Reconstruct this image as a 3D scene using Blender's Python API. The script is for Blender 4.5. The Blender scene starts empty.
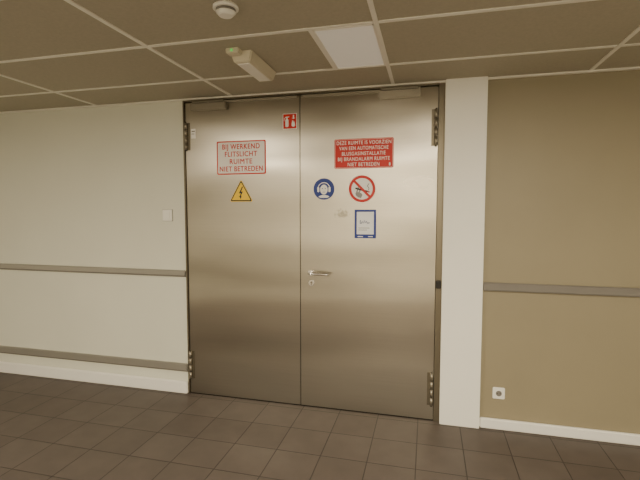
import bpy, math, bmesh
from mathutils import Vector, Euler, Matrix

# ------------------------------------------------------------------ materials
def mat(name, col, rough=0.6, metal=0.0, spec=0.5, noise=0.0, nscale=8.0, emit=None, es=0.0, bump=0.0, bscale=60.0):
    m=bpy.data.materials.new(name); m.use_nodes=True
    nt=m.node_tree; b=nt.nodes['Principled BSDF']
    b.inputs['Base Color'].default_value=(*col,1); b.inputs['Roughness'].default_value=rough
    b.inputs['Metallic'].default_value=metal; b.inputs['Specular IOR Level'].default_value=spec
    if noise>0 or bump>0:
        tc=nt.nodes.new('ShaderNodeTexCoord')
    if noise>0:
        n=nt.nodes.new('ShaderNodeTexNoise'); n.inputs['Scale'].default_value=nscale; n.inputs['Detail'].default_value=5
        nt.links.new(tc.outputs['Object'],n.inputs['Vector'])
        r=nt.nodes.new('ShaderNodeValToRGB')
        r.color_ramp.elements[0].position=0.3; r.color_ramp.elements[1].position=0.7
        r.color_ramp.elements[0].color=(*[c*(1-noise) for c in col],1)
        r.color_ramp.elements[1].color=(*[min(1,c*(1+noise)) for c in col],1)
        nt.links.new(n.outputs['Fac'],r.inputs['Fac']); nt.links.new(r.outputs['Color'],b.inputs['Base Color'])
    if bump>0:
        n2=nt.nodes.new('ShaderNodeTexNoise'); n2.inputs['Scale'].default_value=bscale; n2.inputs['Detail'].default_value=4
        nt.links.new(tc.outputs['Object'],n2.inputs['Vector'])
        bp=nt.nodes.new('ShaderNodeBump'); bp.inputs['Strength'].default_value=bump; bp.inputs['Distance'].default_value=0.003
        nt.links.new(n2.outputs['Fac'],bp.inputs['Height']); nt.links.new(bp.outputs['Normal'],b.inputs['Normal'])
    if emit:
        b.inputs['Emission Color'].default_value=(*emit,1); b.inputs['Emission Strength'].default_value=es
    return m

M_wallL=mat('paint_cream',(0.74,0.745,0.64),0.45,noise=0.02,nscale=2,bump=0.15,bscale=150)
M_wallR=mat('paint_beige',(0.31,0.27,0.18),0.5,noise=0.03,nscale=2,bump=0.15,bscale=150)
M_wallB=mat('paint_back',(0.80,0.78,0.70),0.6,noise=0.02)
M_col=mat('paint_white',(0.94,0.93,0.86),0.5,noise=0.01,nscale=3,bump=0.1,bscale=150)
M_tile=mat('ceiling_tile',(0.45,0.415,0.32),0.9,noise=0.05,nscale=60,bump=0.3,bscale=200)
M_bar=mat('ceiling_bar',(0.88,0.86,0.78),0.4)
M_base=mat('baseboard_white',(0.90,0.89,0.84),0.35)
M_rail=mat('rail_grey',(0.20,0.185,0.165),0.4,noise=0.04)
M_hand=mat('sign_grey',(0.30,0.29,0.28),0.5)
M_railm=mat('rail_metal',(0.40,0.385,0.345),0.35,metal=0.5)
M_dark=mat('dark_gap',(0.015,0.013,0.01),0.6)
M_frame=mat('frame_steel',(0.20,0.175,0.13),0.4,metal=0.8)
M_chrome=mat('satin_chrome',(0.80,0.78,0.74),0.18,metal=1.0)
M_closer=mat('closer_silver',(0.34,0.31,0.25),0.4,metal=0.7)
M_red=mat('sign_red',(0.62,0.012,0.008),0.45)
M_white=mat('sign_white',(0.92,0.91,0.89),0.4)
M_pink=mat('sign_cream',(0.95,0.91,0.87),0.4)
M_yel=mat('sign_yellow',(0.95,0.62,0.0),0.4)
M_blk=mat('sign_black',(0.008,0.008,0.008),0.4)
M_blue=mat('sign_blue',(0.004,0.030,0.26),0.4)
M_ink=mat('ink_blue',(0.08,0.12,0.30),0.6)
M_paper=mat('paper',(0.92,0.94,0.97),0.6)
M_plast=mat('plastic_ivory',(0.90,0.89,0.83),0.35)
M_exit=mat('plastic_beige',(0.66,0.61,0.47),0.35)
M_green=mat('led_green',(0.1,0.5,0.1),0.4,emit=(0.25,1,0.2),es=0.4)
M_diff=mat('panel_diffuser',(0.93,0.92,0.88),0.4,emit=(1,0.95,0.85),es=0.10)
M_lit=mat('panel_lit',(0.9,0.9,0.85),0.4,emit=(1.0,0.87,0.66),es=8.0)

# brushed steel
def steel():
    m=bpy.data.materials.new('brushed_steel'); m.use_nodes=True
    nt=m.node_tree; N=nt.nodes; L=nt.links; b=N['Principled BSDF']
    b.inputs['Metallic'].default_value=1.0
    tc=N.new('ShaderNodeTexCoord')
    mp=N.new('ShaderNodeMapping'); mp.inputs['Scale'].default_value=(1.5,1.5,260)
    L.new(tc.outputs['Object'],mp.inputs['Vector'])
    n1=N.new('ShaderNodeTexNoise'); n1.inputs['Scale'].default_value=1; n1.inputs['Detail'].default_value=4
    L.new(mp.outputs[0],n1.inputs['Vector'])
    mp2=N.new('ShaderNodeMapping'); mp2.inputs['Scale'].default_value=(0.55,1,2.1); mp2.inputs['Location'].default_value=(0.7,0,0.35)
    L.new(tc.outputs['Object'],mp2.inputs['Vector'])
    n2=N.new('ShaderNodeTexNoise'); n2.inputs['Scale'].default_value=1.1; n2.inputs['Detail'].default_value=0.7
    L.new(mp2.outputs[0],n2.inputs['Vector'])
    cr=N.new('ShaderNodeValToRGB'); cr.color_ramp.elements[0].position=0.3; cr.color_ramp.elements[1].position=0.72
    cr.color_ramp.elements[0].color=(0.48,0.445,0.375,1); cr.color_ramp.elements[1].color=(0.64,0.60,0.515,1)
    L.new(n2.outputs['Fac'],cr.inputs['Fac'])
    mx=N.new('ShaderNodeMixRGB'); mx.blend_type='MULTIPLY'; mx.inputs[0].default_value=0.15
    L.new(cr.outputs[0],mx.inputs[1]); L.new(n1.outputs['Fac'],mx.inputs[2])
    # grey smudge (glue residue) next to the signs
    sub=N.new('ShaderNodeVectorMath'); sub.operation='SUBTRACT'; sub.inputs[1].default_value=(-0.644,0,1.556)
    L.new(tc.outputs['Object'],sub.inputs[0])
    sc=N.new('ShaderNodeVectorMath'); sc.operation='MULTIPLY'; sc.inputs[1].default_value=(14,0,20)
    L.new(sub.outputs[0],sc.inputs[0])
    ln=N.new('ShaderNodeVectorMath'); ln.operation='LENGTH'; L.new(sc.outputs[0],ln.inputs[0])
    n3=N.new('ShaderNodeTexNoise'); n3.inputs['Scale'].default_value=45; n3.inputs['Detail'].default_value=4
    L.new(tc.outputs['Object'],n3.inputs['Vector'])
    ad=N.new('ShaderNodeMath'); ad.operation='MULTIPLY_ADD'; ad.inputs[1].default_value=2.2
    L.new(n3.outputs['Fac'],ad.inputs[0]); L.new(ln.outputs['Value'],ad.inputs[2])
    mr=N.new('ShaderNodeMapRange'); mr.inputs['From Min'].default_value=1.3; mr.inputs['From Max'].default_value=1.9
    mr.inputs['To Min'].default_value=0.6; mr.inputs['To Max'].default_value=0.0
    L.new(ad.outputs[0],mr.inputs['Value'])
    m2=N.new('ShaderNodeMixRGB'); m2.inputs[2].default_value=(0.16,0.145,0.11,1)
    L.new(mr.outputs[0],m2.inputs[0]); L.new(mx.outputs[0],m2.inputs[1]); L.new(m2.outputs[0],b.inputs['Base Color'])
    rr=N.new('ShaderNodeMapRange'); rr.inputs['To Min'].default_value=0.24; rr.inputs['To Max'].default_value=0.36
    L.new(n2.outputs['Fac'],rr.inputs['Value']); L.new(rr.outputs[0],b.inputs['Roughness'])
    b.inputs['Anisotropic'].default_value=0.6
    tg=N.new('ShaderNodeTangent'); tg.direction_type='UV_MAP'; tg.uv_map='UVMap'
    L.new(tg.outputs[0],b.inputs['Tangent'])
    bp=N.new('ShaderNodeBump'); bp.inputs['Strength'].default_value=0.7; bp.inputs['Distance'].default_value=0.032
    L.new(n2.outputs['Fac'],bp.inputs['Height'])
    bp2=N.new('ShaderNodeBump'); bp2.inputs['Strength'].default_value=0.05; bp2.inputs['Distance'].default_value=0.001
    L.new(n1.outputs['Fac'],bp2.inputs['Height']); L.new(bp.outputs[0],bp2.inputs['Normal'])
    L.new(bp2.outputs[0],b.inputs['Normal'])
    return m
M_steel=steel()

def floor_mat():
    m=bpy.data.materials.new('floor_tiles'); m.use_nodes=True
    nt=m.node_tree; N=nt.nodes; L=nt.links; b=N['Principled BSDF']
    tc=N.new('ShaderNodeTexCoord')
    mp=N.new('ShaderNodeMapping'); mp.inputs['Location'].default_value=(0.05,0.06,0)
    L.new(tc.outputs['Object'],mp.inputs['Vector'])
    br=N.new('ShaderNodeTexBrick'); br.offset=0.0; br.squash=1.0
    br.inputs['Scale'].default_value=1.0; br.inputs['Mortar Size'].default_value=0.0035; br.inputs['Mortar Smooth'].default_value=0.2
    br.inputs['Brick Width'].default_value=0.30; br.inputs['Row Height'].default_value=0.30
    br.inputs['Color1'].default_value=(0.092,0.073,0.064,1); br.inputs['Color2'].default_value=(0.106,0.086,0.076,1)
    br.inputs['Mortar'].default_value=(0.026,0.020,0.017,1)
    L.new(mp.outputs[0],br.inputs['Vector'])
    n=N.new('ShaderNodeTexNoise'); n.inputs['Scale'].default_value=6; n.inputs['Detail'].default_value=6
    L.new(tc.outputs['Object'],n.inputs['Vector'])
    mx=N.new('ShaderNodeMixRGB'); mx.blend_type='OVERLAY'; mx.inputs[0].default_value=0.25
    L.new(br.outputs['Color'],mx.inputs[1]); L.new(n.outputs['Fac'],mx.inputs[2]); L.new(mx.outputs[0],b.inputs['Base Color'])
    b.inputs['Roughness'].default_value=0.5
    bp=N.new('ShaderNodeBump'); bp.invert=True; bp.inputs['Strength'].default_value=0.5; bp.inputs['Distance'].default_value=0.003
    L.new(br.outputs['Fac'],bp.inputs['Height']); L.new(bp.outputs[0],b.inputs['Normal'])
    return m
M_floor=floor_mat()

# ------------------------------------------------------------------ geometry helpers
def link(o,parent=None):
    bpy.context.collection.objects.link(o)
    if parent: o.parent=parent
    return o
def empty(name,loc=(0,0,0)):
    o=bpy.data.objects.new(name,None); o.empty_display_size=0.05; o.location=(0,0,0); return link(o)
def finish(bm,name,m,parent=None,smooth=False):
    uv=bm.loops.layers.uv.new('UVMap')
    for f in bm.faces:
        f.smooth=smooth
        for l in f.loops: l[uv].uv=(l.vert.co.x,l.vert.co.z+l.vert.co.y*0.3)
    me=bpy.data.meshes.new(name); bm.to_mesh(me); bm.free()
    me.materials.append(m); return link(bpy.data.objects.new(name,me),parent)
def addbox(bm,x0,x1,y0,y1,z0,z1):
    r=bmesh.ops.create_cube(bm,size=1)
    for v in r['verts']:
        v.co=Vector(((x0+x1)/2+v.co.x*(x1-x0),(y0+y1)/2+v.co.y*(y1-y0),(z0+z1)/2+v.co.z*(z1-z0)))
    return r['verts']
def box(name,x0,x1,y0,y1,z0,z1,m,parent=None,bev=0.0,seg=2):
    bm=bmesh.new(); addbox(bm,x0,x1,y0,y1,z0,z1)
    if bev: bmesh.ops.bevel(bm,geom=bm.edges[:],offset=bev,segments=seg,affect='EDGES')
    return finish(bm,name,m,parent)
def boxes(name,lst,m,parent=None):
    bm=bmesh.new()
    for b in lst: addbox(bm,*b)
    return finish(bm,name,m,parent)
def cyl(name,c,r,depth,axis,m,parent=None,r2=None,seg=32,bev=0.0):
    bm=bmesh.new(); bmesh.ops.create_cone(bm,cap_ends=True,segments=seg,radius1=r,radius2=r if r2 is None else r2,depth=depth)
    if bev:
        es=[e for e in bm.edges if abs(e.verts[0].co.z-e.verts[1].co.z)<1e-6]
        bmesh.ops.bevel(bm,geom=es,offset=bev,segments=3,affect='EDGES')
    rot={'z':Matrix.Identity(4),'y':Matrix.Rotation(math.pi/2,4,'X'),'x':Matrix.Rotation(math.pi/2,4,'Y')}[axis]
    bm.transform(Matrix.Translation(c)@rot)
    o=finish(bm,name,m,parent,smooth=True)
    for p in o.data.polygons:
        if len(p.vertices)>6: p.use_smooth=False
    return o
def poly(name,pts,y0,y1,m,parent=None):
    """flat plate outlined in x,z, from y0 (back) to y1 (front)"""
    bm=bmesh.new()
    a=[bm.verts.new((x,y1,z)) for x,z in pts]; b=[bm.verts.new((x,y0,z)) for x,z in pts]
    n=len(pts)
    f=bm.faces.new(a); bm.faces.new(b[::-1])
    for i in range(n): bm.faces.new((a[i],b[i],b[(i+1)%n],a[(i+1)%n]))
    bmesh.ops.recalc_face_normals(bm,faces=bm.faces[:])
    bmesh.ops.triangulate(bm,faces=[g for g in bm.faces if len(g.verts)>4])
    return finish(bm,name,m,parent)
def rpts(x0,x1,z0,z1,r=0.01,n=5):
    P=[]
    for cx,cz,a in ((x1-r,z1-r,0),(x0+r,z1-r,90),(x0+r,z0+r,180),(x1-r,z0+r,270)):
        for i in range(n+1):
            t=math.radians(a+90*i/n); P.append((cx+r*math.cos(t),cz+r*math.sin(t)))
    return P
def circ(cx,cz,r,n=48,a0=0,a1=360): 
    return [(cx+r*math.cos(math.radians(a0+(a1-a0)*i/n)),cz+r*math.sin(math.radians(a0+(a1-a0)*i/n))) for i in range(n+(0 if a1-a0==360 else 1))]
def ring(name,cx,cz,r0,r1,y0,y1,m,parent,n=64,a0=0,a1=360):
    bm=bmesh.new(); full=(a1-a0==360); k=n if full else n+1
    V=[]
    for i in range(k):
        t=math.radians(a0+(a1-a0)*i/n); c,s=math.cos(t),math.sin(t)
        V.append([bm.verts.new((cx+r*c,y,cz+r*s)) for r,y in ((r0,y1),(r1,y1),(r1,y0),(r0,y0))])
    for i in range(n):
        A=V[i];B=V[(i+1)%k]
        for j in range(4): bm.faces.new((A[j],A[(j+1)%4],B[(j+1)%4],B[j]))
    bmesh.ops.recalc_face_normals(bm,faces=bm.faces[:])
    return finish(bm,name,m,parent)
def fontmesh(s,space=1.0):
    c=bpy.data.curves.new('tmp','FONT'); c.body=s; c.size=1; c.space_character=space; c.space_word=0.9
    t=bpy.data.objects.new('tmp',c); bpy.context.collection.objects.link(t); bpy.context.view_layer.update()
    me=bpy.data.meshes.new_from_object(t.evaluated_get(bpy.context.evaluated_depsgraph_get()))
    bpy.data.objects.remove(t); return me
CAP=max(v.co.y for v in fontmesh('H').vertices)
def text(name,s,cx,cz,w,hh,y,m,parent,bold=0.0):
    """capitals hh tall centred on cz, w wide; drawn in several slightly shifted passes for a bold stroke"""
    me=fontmesh(s,1.12)
    xs=[v.co.x for v in me.vertices]; x0,dx=min(xs),max(xs)-min(xs)
    bm=bmesh.new()
    k=0
    for ox in (-1,0,1):
        for oz in (-1,1):
            nb=bmesh.new(); nb.from_mesh(me)
            for v in nb.verts:
                v.co=Vector((cx-w/2+(v.co.x-x0)/dx*w+ox*bold, y-0.00004*k, cz-hh/2+v.co.y/CAP*hh+oz*bold*0.6))
            tmp=bpy.data.meshes.new('t'); nb.to_mesh(tmp); nb.free(); bm.from_mesh(tmp); bpy.data.meshes.remove(tmp); k+=1
    out=bpy.data.meshes.new(name); bm.to_mesh(out); bm.free(); out.materials.append(m)
    return link(bpy.data.objects.new(name,out),parent)
def tube(name,pts,r,m,parent=None,res=6):
    cu=bpy.data.curves.new(name,'CURVE'); cu.dimensions='3D'; cu.bevel_depth=r; cu.bevel_resolution=res; cu.use_fill_caps=True
    sp=cu.splines.new('POLY'); sp.points.add(len(pts)-1)
    for p,q in zip(sp.points,pts): p.co=(*q,1)
    t=bpy.data.objects.new('tmp',cu); bpy.context.collection.objects.link(t); bpy.context.view_layer.update()
    me=bpy.data.meshes.new_from_object(t.evaluated_get(bpy.context.evaluated_depsgraph_get())); bpy.data.objects.remove(t)
    me.materials.clear(); me.materials.append(m)
    for p in me.polygons: p.use_smooth=True
    return link(bpy.data.objects.new(name,me),parent)

H=2.505; XL,XR,YB=-5.2,2.8,-5.4
# ------------------------------------------------------------------ room shell
box('floor',XL-.1,XR+.1,YB-.1,0.3,-0.1,0,M_floor)
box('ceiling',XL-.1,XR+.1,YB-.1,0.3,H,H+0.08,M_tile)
box('wall_left_of_door',XL,-1.992,0,0.2,0,H,M_wallL)
box('wall_right_of_door',0.12,XR,0,0.2,0,H,M_wallR)
box('wall_back',XL,XR,YB-.1,YB,0,H,M_wallB)
box('wall_west',XL-.1,XL,YB,0.2,0,H,M_wallB)
box('wall_east',XR,XR+.1,YB,0.2,0,H,M_wallB)
box('column',0.105,0.385,-0.045,0.0,0,H,M_col,bev=0.003)

# ceiling grid
bars=[]
gx=[-0.264+1.286*k for k in range(-4,3)]
gy=[-0.45-0.635*k for k in range(0,8)]
for x in gx:
    if XL<x<XR: bars.append((x-0.012,x+0.012,YB,0,H-0.006,H))
for y in gy: bars.append((XL,XR,y-0.012,y+0.012,H-0.0055,H))
bars.append((-0.600-0.012,-0.600+0.012,-1.085,-0.45,H-0.0065,H))
boxes('trim_ceiling_grid',bars,M_bar)
boxes('trim_ceiling_edge',[(XL,XR,-0.026,0.0,H-0.014,H-0.002)],M_bar)

# visible panel
p=empty('ceiling_light_panel')
box('diffuser',-0.588,-0.276,-1.073,-0.462,H-0.004,H,M_diff,p)
boxes('panel_rim',[(-0.588,-0.580,-1.073,-0.462,H-0.008,H),(-0.284,-0.276,-1.073,-0.462,H-0.008,H),(-0.588,-0.276,-1.073,-1.065,H-0.008,H),(-0.588,-0.276,-0.470,-0.462,H-0.008,H)],M_bar,p)
# lit panels farther along the corridor
def litpanel(x0,x1,y0,y1,power,col=(1.0,0.875,0.67)):
    q=empty('ceiling_light_panel')
    box('lit_diffuser',x0,x1,y0,y1,H-0.005,H-0.001,M_lit,q)
    boxes('panel_rim',[(x0-.01,x0,y0,y1,H-.01,H),(x1,x1+.01,y0,y1,H-.01,H),(x0-.01,x1+.01,y0-.01,y0,H-.01,H),(x0-.01,x1+.01,y1,y1+.01,H-.01,H)],M_bar,q)
    l=bpy.data.lights.new('panel_lamp','AREA'); l.shape='RECTANGLE'; l.size=x1-x0; l.size_y=y1-y0; l.energy=power; l.color=col
    o=bpy.data.objects.new('panel_lamp',l); o.location=((x0+x1)/2,(y0+y1)/2,H-0.012); link(o,q)
litpanel(0.60,1.00,-2.98,-2.40,82)
litpanel(-2.80,-2.30,-3.61,-3.03,86)
litpanel(-0.60,-0.28,-4.88,-4.30,116)

# ------------------------------------------------------------------ door
DL,DS,DR,DT=-1.975,-0.980,0.058,2.475
d=empty('door_1')
boxes('trim_door_frame',[(-1.992,DL-0.004,-0.012,0.12,0,H-0.014),(DR+0.004,0.105,-0.004,0.12,0,H-0.014),(DL-0.004,DR+0.004,-0.012,0.12,DT+0.004,H-0.014)],M_frame)
box('frame_gap',DL-0.003,DR+0.003,0.05,0.1,0.006,DT+0.003,M_dark,d)
box('leaf_left',DL,DS-0.003,0.0,0.045,0.008,DT-0.004,M_steel,d,bev=0.002)
box('leaf_right',DS+0.003,DR,0.0,0.045,0.008,DT-0.004,M_steel,d,bev=0.002)
boxes('leaf_edge_seal',[(DS-0.004,DS+0.004,0.006,0.05,0.008,DT-0.004)],M_dark,d)
box('threshold',DL,DR,0.0,0.10,0.0,0.006,M_dark,d)
# closers, each with its slide rail
def closer(x0,x1,r0,r1,parent):
    box('closer_body',x0,x1,-0.062,-0.001,2.398,2.450,M_closer,parent,bev=0.006)
    box('slide_rail',r0,r1,-0.022,-0.002,2.454,2.470,M_closer,parent,bev=0.002)
    box('closer_arm',x0+0.02,x1-0.02,-0.05,-0.024,2.456,2.468,M_closer,parent,bev=0.002)
    cyl('closer_spindle',((x0+x1)/2,-0.035,2.455),0.012,0.026,'z',M_chrome,parent)
c1=empty('overhead_closer'); closer(-1.90,-1.585,-1.90,-1.00,c1)
c2=empty('overhead_closer'); closer(-0.365,-0.065,-0.96,-0.065,c2)
# hinges
def hinge(x,z0,z1,side):
    h=empty('steel_hinge')
    zz=(z0+z1)/2; n=4; L=(z1-z0)/n
    for i in range(n): cyl('knuckle_%d'%(i+1),(x,-0.0145,z0+L*(i+.5)),0.012,L*0.96,'z',M_closer,h,bev=0.001)
    cyl('pin',(x,-0.0145,zz),0.006,(z1-z0)+0.012,'z',M_dark,h)
    box('flap',min(x,x+side*0.032),max(x,x+side*0.032),-0.004,-0.0005,z0,z1,M_frame,h)
hinge(-1.966,2.085,2.31,1); hinge(-1.966,0.135,0.375,1)
hinge(0.045,2.05,2.31,-1); hinge(0.045,0.12,0.37,-1)

# handle
hd=empty('door_handle')
cyl('rose',(-0.892,-0.005,1.092),0.026,0.010,'y',M_chrome,hd,bev=0.002)
pts=[(-0.892,-0.008,1.092),(-0.892,-0.045,1.092)]
for i in range(7):
    t=math.radians(90*i/6); pts.append((-0.892+0.014*(1-math.cos(t)),-0.045-0.014*math.sin(t),1.092))
pts+= [(-0.80,-0.059,1.091),(-0.755,-0.059,1.088)]
for i in range(1,5):
    t=math.radians(70*i/4); pts.append((-0.755+0.016*math.sin(t),-0.059+0.016*(1-math.cos(t)),1.088))
tube('lever',pts,0.0105,M_chrome,hd)
lk=empty('lock_cylinder')
cyl('escutcheon',(-0.887,-0.004,1.012),0.025,0.008,'y',M_chrome,lk,bev=0.002)
cyl('plug',(-0.887,-0.010,1.017),0.0085,0.010,'y',M_closer,lk)
box('cylinder_body',-0.8925,-0.8815,-0.012,-0.004,0.996,1.014,M_closer,lk,bev=0.001)
box('keyway',-0.8882,-0.8858,-0.0158,-0.0148,1.011,1.023,M_dark,lk)

# ------------------------------------------------------------------ signs
Y0,Y1,Y2,Y3=-0.0004,-0.003,-0.0036,-0.0042
s=empty('flash_warning_sign')
poly('plate',rpts(-1.692,-1.264,1.876,2.146,0.012),Y0,Y1,M_red,s)
poly('field',rpts(-1.682,-1.274,1.886,2.136,0.010),Y1,Y2,M_pink,s)
for i,(t,w) in enumerate((('BIJ WERKEND',0.325),('FLITSLICHT',0.28),('RUIMTE',0.195),('NIET BETREDEN',0.375))):
    text('line_%d'%(i+1),t,-1.478,2.100-i*0.0595,w,0.039,Y2-0.001,M_red,s,0.0010)
s=empty('gas_extinguishing_sign')
poly('plate',rpts(-0.704,-0.256,1.902,2.124,0.012),Y0,Y1,M_red,s)
poly('border',rpts(-0.699,-0.261,1.907,2.119,0.010),Y1,Y2,M_pink,s)
poly('field',rpts(-0.697,-0.263,1.909,2.117,0.008),Y1,Y2-0.0003,M_red,s)
for i,(t,w) in enumerate((('DEZE RUIMTE IS VOORZIEN',0.412),('VAN EEN AUTOMATISCHE',0.372),('BLUSGASINSTALLATIE',0.33),('BIJ BRANDALARM RUIMTE',0.392),('NIET BETREDEN',0.24))):
    text('line_%d'%(i+1),t,-0.480,2.094-i*0.0405,w,0.0265,Y2-0.001,M_pink,s,0.0003)
poly('corner_symbol',[(-0.290,1.918),(-0.278,1.918),(-0.278,1.936),(-0.281,1.942),(-0.286,1.942),(-0.290,1.936)],Y2,Y2-0.001,M_pink,s)
s=empty('fire_equipment_sign')
poly('plate',rpts(-1.120,-1.004,2.218,2.340,0.004),Y0,Y1,M_white,s)
poly('field',rpts(-1.115,-1.009,2.223,2.335,0.003),Y1,Y2,M_red,s)
poly('flame_1',[(-1.035,2.235),(-1.024,2.238),(-1.018,2.250),(-1.022,2.268),(-1.030,2.285),(-1.031,2.270),(-1.040,2.290),(-1.046,2.262),(-1.047,2.245)],Y2,Y3,M_white,s)
poly('extinguisher',rpts(-1.098,-1.072,2.236,2.296,0.008),Y2,Y3,M_white,s)
poly('extinguisher_valve',[(-1.090,2.296),(-1.080,2.296),(-1.080,2.306),(-1.066,2.312),(-1.066,2.316),(-1.094,2.316),(-1.094,2.308),(-1.090,2.306)],Y2,Y3,M_white,s)
ring('hose',-1.086,2.290,0.020,0.024,Y2,Y3,M_white,s,24,80,200)
poly('arrow',[(-1.047,2.304),(-1.030,2.296),(-1.016,2.304),(-1.026,2.304),(-1.026,2.326),(-1.036,2.326),(-1.036,2.304)],Y2,Y3,M_white,s)

# lightning triangle
def tri(cx,zb,w,hh,r):
    A=[Vector((cx-w/2,zb)),Vector((cx+w/2,zb)),Vector((cx,zb+hh))]; P=[]
    for i in range(3):
        p0,p1,p2=A[i-1],A[i],A[(i+1)%3]; a=(p0-p1).normalized(); b=(p2-p1).normalized()
        q0=p1+a*r; q2=p1+b*r
        for k in range(7):
            t=k/6; q=q0*(1-t)**2+p1*2*t*(1-t)+q2*t*t; P.append((q.x,q.y))
    return P
s=empty('electrical_hazard_sign')
poly('plate',tri(-1.480,1.655,0.205,0.180,0.02),Y0,Y1,M_yel,s)
poly('black_border',tri(-1.480,1.6585,0.195,0.171,0.018),Y1,Y2,M_blk,s)
poly('yellow_field',tri(-1.480,1.668,0.165,0.145,0.010),Y1,Y2-0.0004,M_yel,s)
poly('lightning_bolt',[(-1.472,1.776),(-1.500,1.722),(-1.484,1.724),(-1.492,1.700),(-1.500,1.702),(-1.483,1.676),(-1.475,1.704),(-1.482,1.702),(-1.464,1.738),(-1.480,1.736),(-1.462,1.776)],Y2,Y2-0.001,M_blk,s)

# ear protection
s=empty('ear_protection_sign'); cx,cz=-0.787,1.749
poly('plate',circ(cx,cz,0.083),Y0,Y1,M_blue,s)
poly('head',[(cx+0.030*math.cos(math.radians(a)),cz-0.004+0.038*math.sin(math.radians(a))) for a in range(0,360,10)],Y1,Y2,M_white,s)
poly('shoulders',[(cx-0.044,cz-0.060),(cx-0.034,cz-0.052),(cx-0.014,cz-0.046),(cx+0.014,cz-0.046),(cx+0.034,cz-0.052),(cx+0.044,cz-0.060),(cx+0.026,cz-0.068),(cx-0.026,cz-0.068)],Y1,Y2,M_white,s)
ring('headband',cx,cz+0.002,0.044,0.050,Y1,Y2-0.0002,M_white,s,32,15,165)
poly('ear_cup_left',rpts(cx-0.053,cx-0.036,cz-0.024,cz+0.016,0.008),Y1,Y3,M_white,s)
poly('ear_cup_right',rpts(cx+0.036,cx+0.053,cz-0.024,cz+0.016,0.008),Y1,Y3,M_white,s)
poly('eye_left',circ(cx-0.012,cz+0.004,0.004,12),Y2,Y3,M_blue,s)
poly('eye_right',circ(cx+0.012,cz+0.004,0.004,12),Y2,Y3,M_blue,s)
poly('mouth',[(cx-0.010,cz-0.022),(cx+0.010,cz-0.022),(cx+0.010,cz-0.025),(cx-0.010,cz-0.025)],Y2,Y3,M_blue,s)

# no smoking
s=empty('no_smoking_sign'); cx,cz=-0.490,1.747
poly('plate',circ(cx,cz,0.104),Y0,Y1,M_white,s)
ring('red_ring',cx,cz,0.081,0.101,Y1,Y2-0.0006,M_red,s)
# hand holding a lit cigarette
def strip(name,p,q,r,y1,m):
    a=Vector(p);b=Vector(q);d=(b-a).normalized();P=[]
    for c,s0 in ((a,90),(b,-90)):
        for k in range(7):
            t=math.radians(s0+180*k/6); v=c+d*r*math.cos(t)+Vector((-d.y,d.x))*r*math.sin(t); P.append((v.x,v.y))
    return poly(name,P,Y1,y1,m,s)
poly('hand',[(cx-0.030,cz-0.064),(cx-0.046,cz-0.050),(cx-0.050,cz-0.034),(cx-0.040,cz-0.024),(cx-0.020,cz-0.026),(cx-0.004,cz-0.034),(cx+0.004,cz-0.046),(cx-0.002,cz-0.060),(cx-0.008,cz-0.070)],Y1,Y2,M_hand,s)
strip('finger_1',(cx-0.042,cz-0.032),(cx-0.026,cz+0.014),0.0055,Y2-0.0001,M_hand)
strip('finger_2',(cx-0.024,cz-0.034),(cx-0.008,cz+0.008),0.0055,Y2-0.0001,M_hand)
strip('cigarette',(cx-0.046,cz+0.004),(cx+0.040,cz-0.020),0.0062,Y2-0.0005,M_blk)
strip('ember',(cx+0.050,cz-0.0228),(cx+0.054,cz-0.0240),0.0055,Y2-0.0005,M_red)
tube('smoke',[(cx+0.048+0.006*math.sin(k*0.9),Y2,cz-0.010+k*0.006) for k in range(9)],0.0020,M_blk,s,2)
w=0.009; R=0.088; c45=math.cos(math.radians(45))
poly('red_bar',[(cx-R*c45-w*c45,cz+R*c45-w*c45),(cx+R*c45-w*c45,cz-R*c45-w*c45),(cx+R*c45+w*c45,cz-R*c45+w*c45),(cx-R*c45+w*c45,cz+R*c45+w*c45)],Y1,Y2-0.0020,M_red,s)

# framed notice
s=empty('framed_notice')
poly('blue_frame',rpts(-0.545,-0.381,1.372,1.590,0.004),Y0,Y1-0.002,M_blue,s)
poly('paper',rpts(-0.528,-0.398,1.402,1.573,0.002),Y1-0.002,Y2-0.002,M_paper,s)
tube('handwriting',[(-0.500,-0.0062,1.510),(-0.502,-0.0062,1.485),(-0.492,-0.0062,1.486),(-0.486,-0.0062,1.500),(-0.478,-0.0062,1.486),(-0.470,-0.0062,1.508),(-0.464,-0.0062,1.488),(-0.454,-0.0062,1.502),(-0.448,-0.0062,1.487),(-0.430,-0.0062,1.490)],0.0032,M_ink,s,2)
boxes('printed_lines',[(-0.515,-0.43,-0.0062,-0.0056,1.448,1.452),(-0.515,-0.45,-0.0062,-0.0056,1.433,1.437)],M_rail,s)
boxes('frame_label',[(-0.520,-0.480,-0.0056,-0.005,1.382,1.388),(-0.440,-0.405,-0.0056,-0.005,1.382,1.388)],M_white,s)
# small sticker beside the top left hinge
s=empty('door_sticker')
poly('sticker',rpts(-1.925,-1.883,2.18,2.26,0.004),Y0,-0.001,M_white,s)
boxes('sticker_print',[(-1.919,-1.889,-0.0016,-0.001,2.235,2.243),(-1.919,-1.895,-0.0016,-0.001,2.215,2.220)],M_rail,s)

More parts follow.
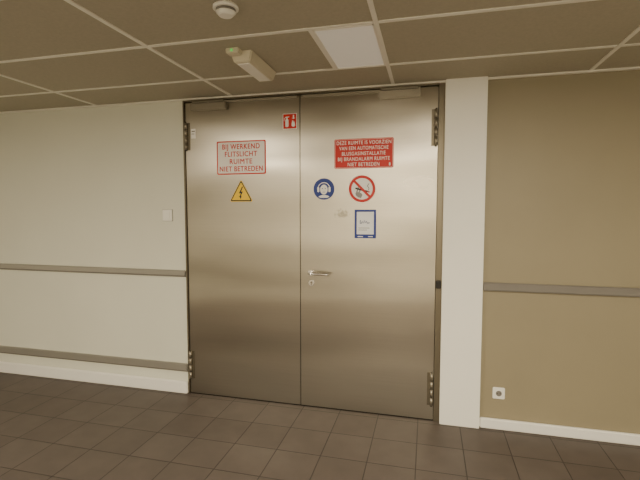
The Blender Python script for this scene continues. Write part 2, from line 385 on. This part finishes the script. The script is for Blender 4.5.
# ------------------------------------------------------------------ wall fittings
def bumper(name,x0,x1,z0,z1,m,yf=0.0,t=0.028):
    return box(name,x0,x1,yf-t,yf,z0,z1,m,bev=0.006,seg=3)
b1=empty('bumper_rail'); o=bumper('rail',XL,-1.998,1.030,1.075,M_railm); o.parent=b1
o=box('rail_edge',XL,-1.998,-0.014,0,1.018,1.030,M_rail,b1)
b2=empty('bumper_rail'); o=bumper('rail',0.388,XR,1.012,1.070,M_rail); o.parent=b2
b3=box('rail_end_stub',0.062,0.100,-0.030,-0.004,1.012,1.070,M_dark,bev=0.004)
b4=empty('kick_rail'); o=bumper('rail',XL,-1.998,0.200,0.262,M_railm,t=0.022); o.parent=b4
boxes('rail_edge',[(XL,-1.998,-0.012,0,0.190,0.200)],M_rail,b4)
box('baseboard_left',XL,-1.996,-0.030,0,0,0.105,M_base,bev=0.008,seg=3)
box('baseboard_right',0.388,XR,-0.030,0,0,0.075,M_base,bev=0.008,seg=3)

sw=empty('light_switch')
box('backplate',-2.209,-2.113,-0.004,0,1.492,1.593,M_railm,sw)
box('plate',-2.206,-2.116,-0.014,-0.003,1.495,1.590,M_plast,sw,bev=0.004)
o=box('rocker',-2.190,-2.132,-0.020,-0.012,1.511,1.574,M_plast,sw,bev=0.003)
so=empty('wall_socket')
box('plate',0.475,0.557,-0.012,0,0.222,0.306,M_plast,so,bev=0.004)
ring('socket_rim',0.516,0.264,0.021,0.025,-0.01,-0.015,M_plast,so)
cyl('socket_well',(0.516,-0.0125,0.264),0.0205,0.002,'y',M_rail,so)
for k in (-1,1): cyl('pin_hole_%d'%(k+2),(0.516+k*0.0095,-0.014,0.264),0.0028,0.002,'y',M_dark,so,seg=12)

# smoke detector
sd=empty('smoke_detector')
cyl('base',(-0.905,-1.41,H-0.008),0.058,0.016,'z',M_plast,sd,bev=0.003)
cyl('vent_ring',(-0.905,-1.41,H-0.022),0.044,0.014,'z',M_rail,sd)
cyl('cap',(-0.905,-1.41,H-0.036),0.030,0.016,'z',M_plast,sd,r2=0.046)
# emergency light (long wedge-shaped box)
el=empty('emergency_light')
bm=bmesh.new(); vs=addbox(bm,-1.135,-0.995,-0.900,-0.480,H-0.062,H)
for v in vs:
    if v.co.z<H-0.03:
        v.co.x=-1.065+(v.co.x+1.065)*0.72; v.co.y=-0.69+(v.co.y+0.69)*0.93
bmesh.ops.bevel(bm,geom=bm.edges[:],offset=0.006,segments=2,affect='EDGES')
finish(bm,'housing',M_exit,el)
bm=bmesh.new(); addbox(bm,-1.103,-1.027,-0.86,-0.52,H-0.066,H-0.060); finish(bm,'lens',M_plast,el)
box('led_mount',-1.135,-1.055,-0.955,-0.895,H-0.03,H,M_exit,el,bev=0.005)
cyl('status_led',(-1.095,-0.957,H-0.016),0.008,0.006,'y',M_green,el,seg=16)

# ------------------------------------------------------------------ world, camera
w=bpy.data.worlds.new('world'); bpy.context.scene.world=w; w.use_nodes=True
w.node_tree.nodes['Background'].inputs[0].default_value=(1,0.85,0.6,1); w.node_tree.nodes['Background'].inputs[1].default_value=0.1
f=430.0
yaw=math.atan(108/430); pitch=math.atan(30/math.hypot(430,108))
cd=bpy.data.cameras.new('camera'); cd.sensor_width=36; cd.sensor_fit='HORIZONTAL'; cd.lens=36*f/640
cam=bpy.data.objects.new('camera',cd); cam.location=(0,-3.26,1.58); cam.rotation_euler=(math.pi/2-pitch,0,yaw)
link(cam); bpy.context.scene.camera=cam
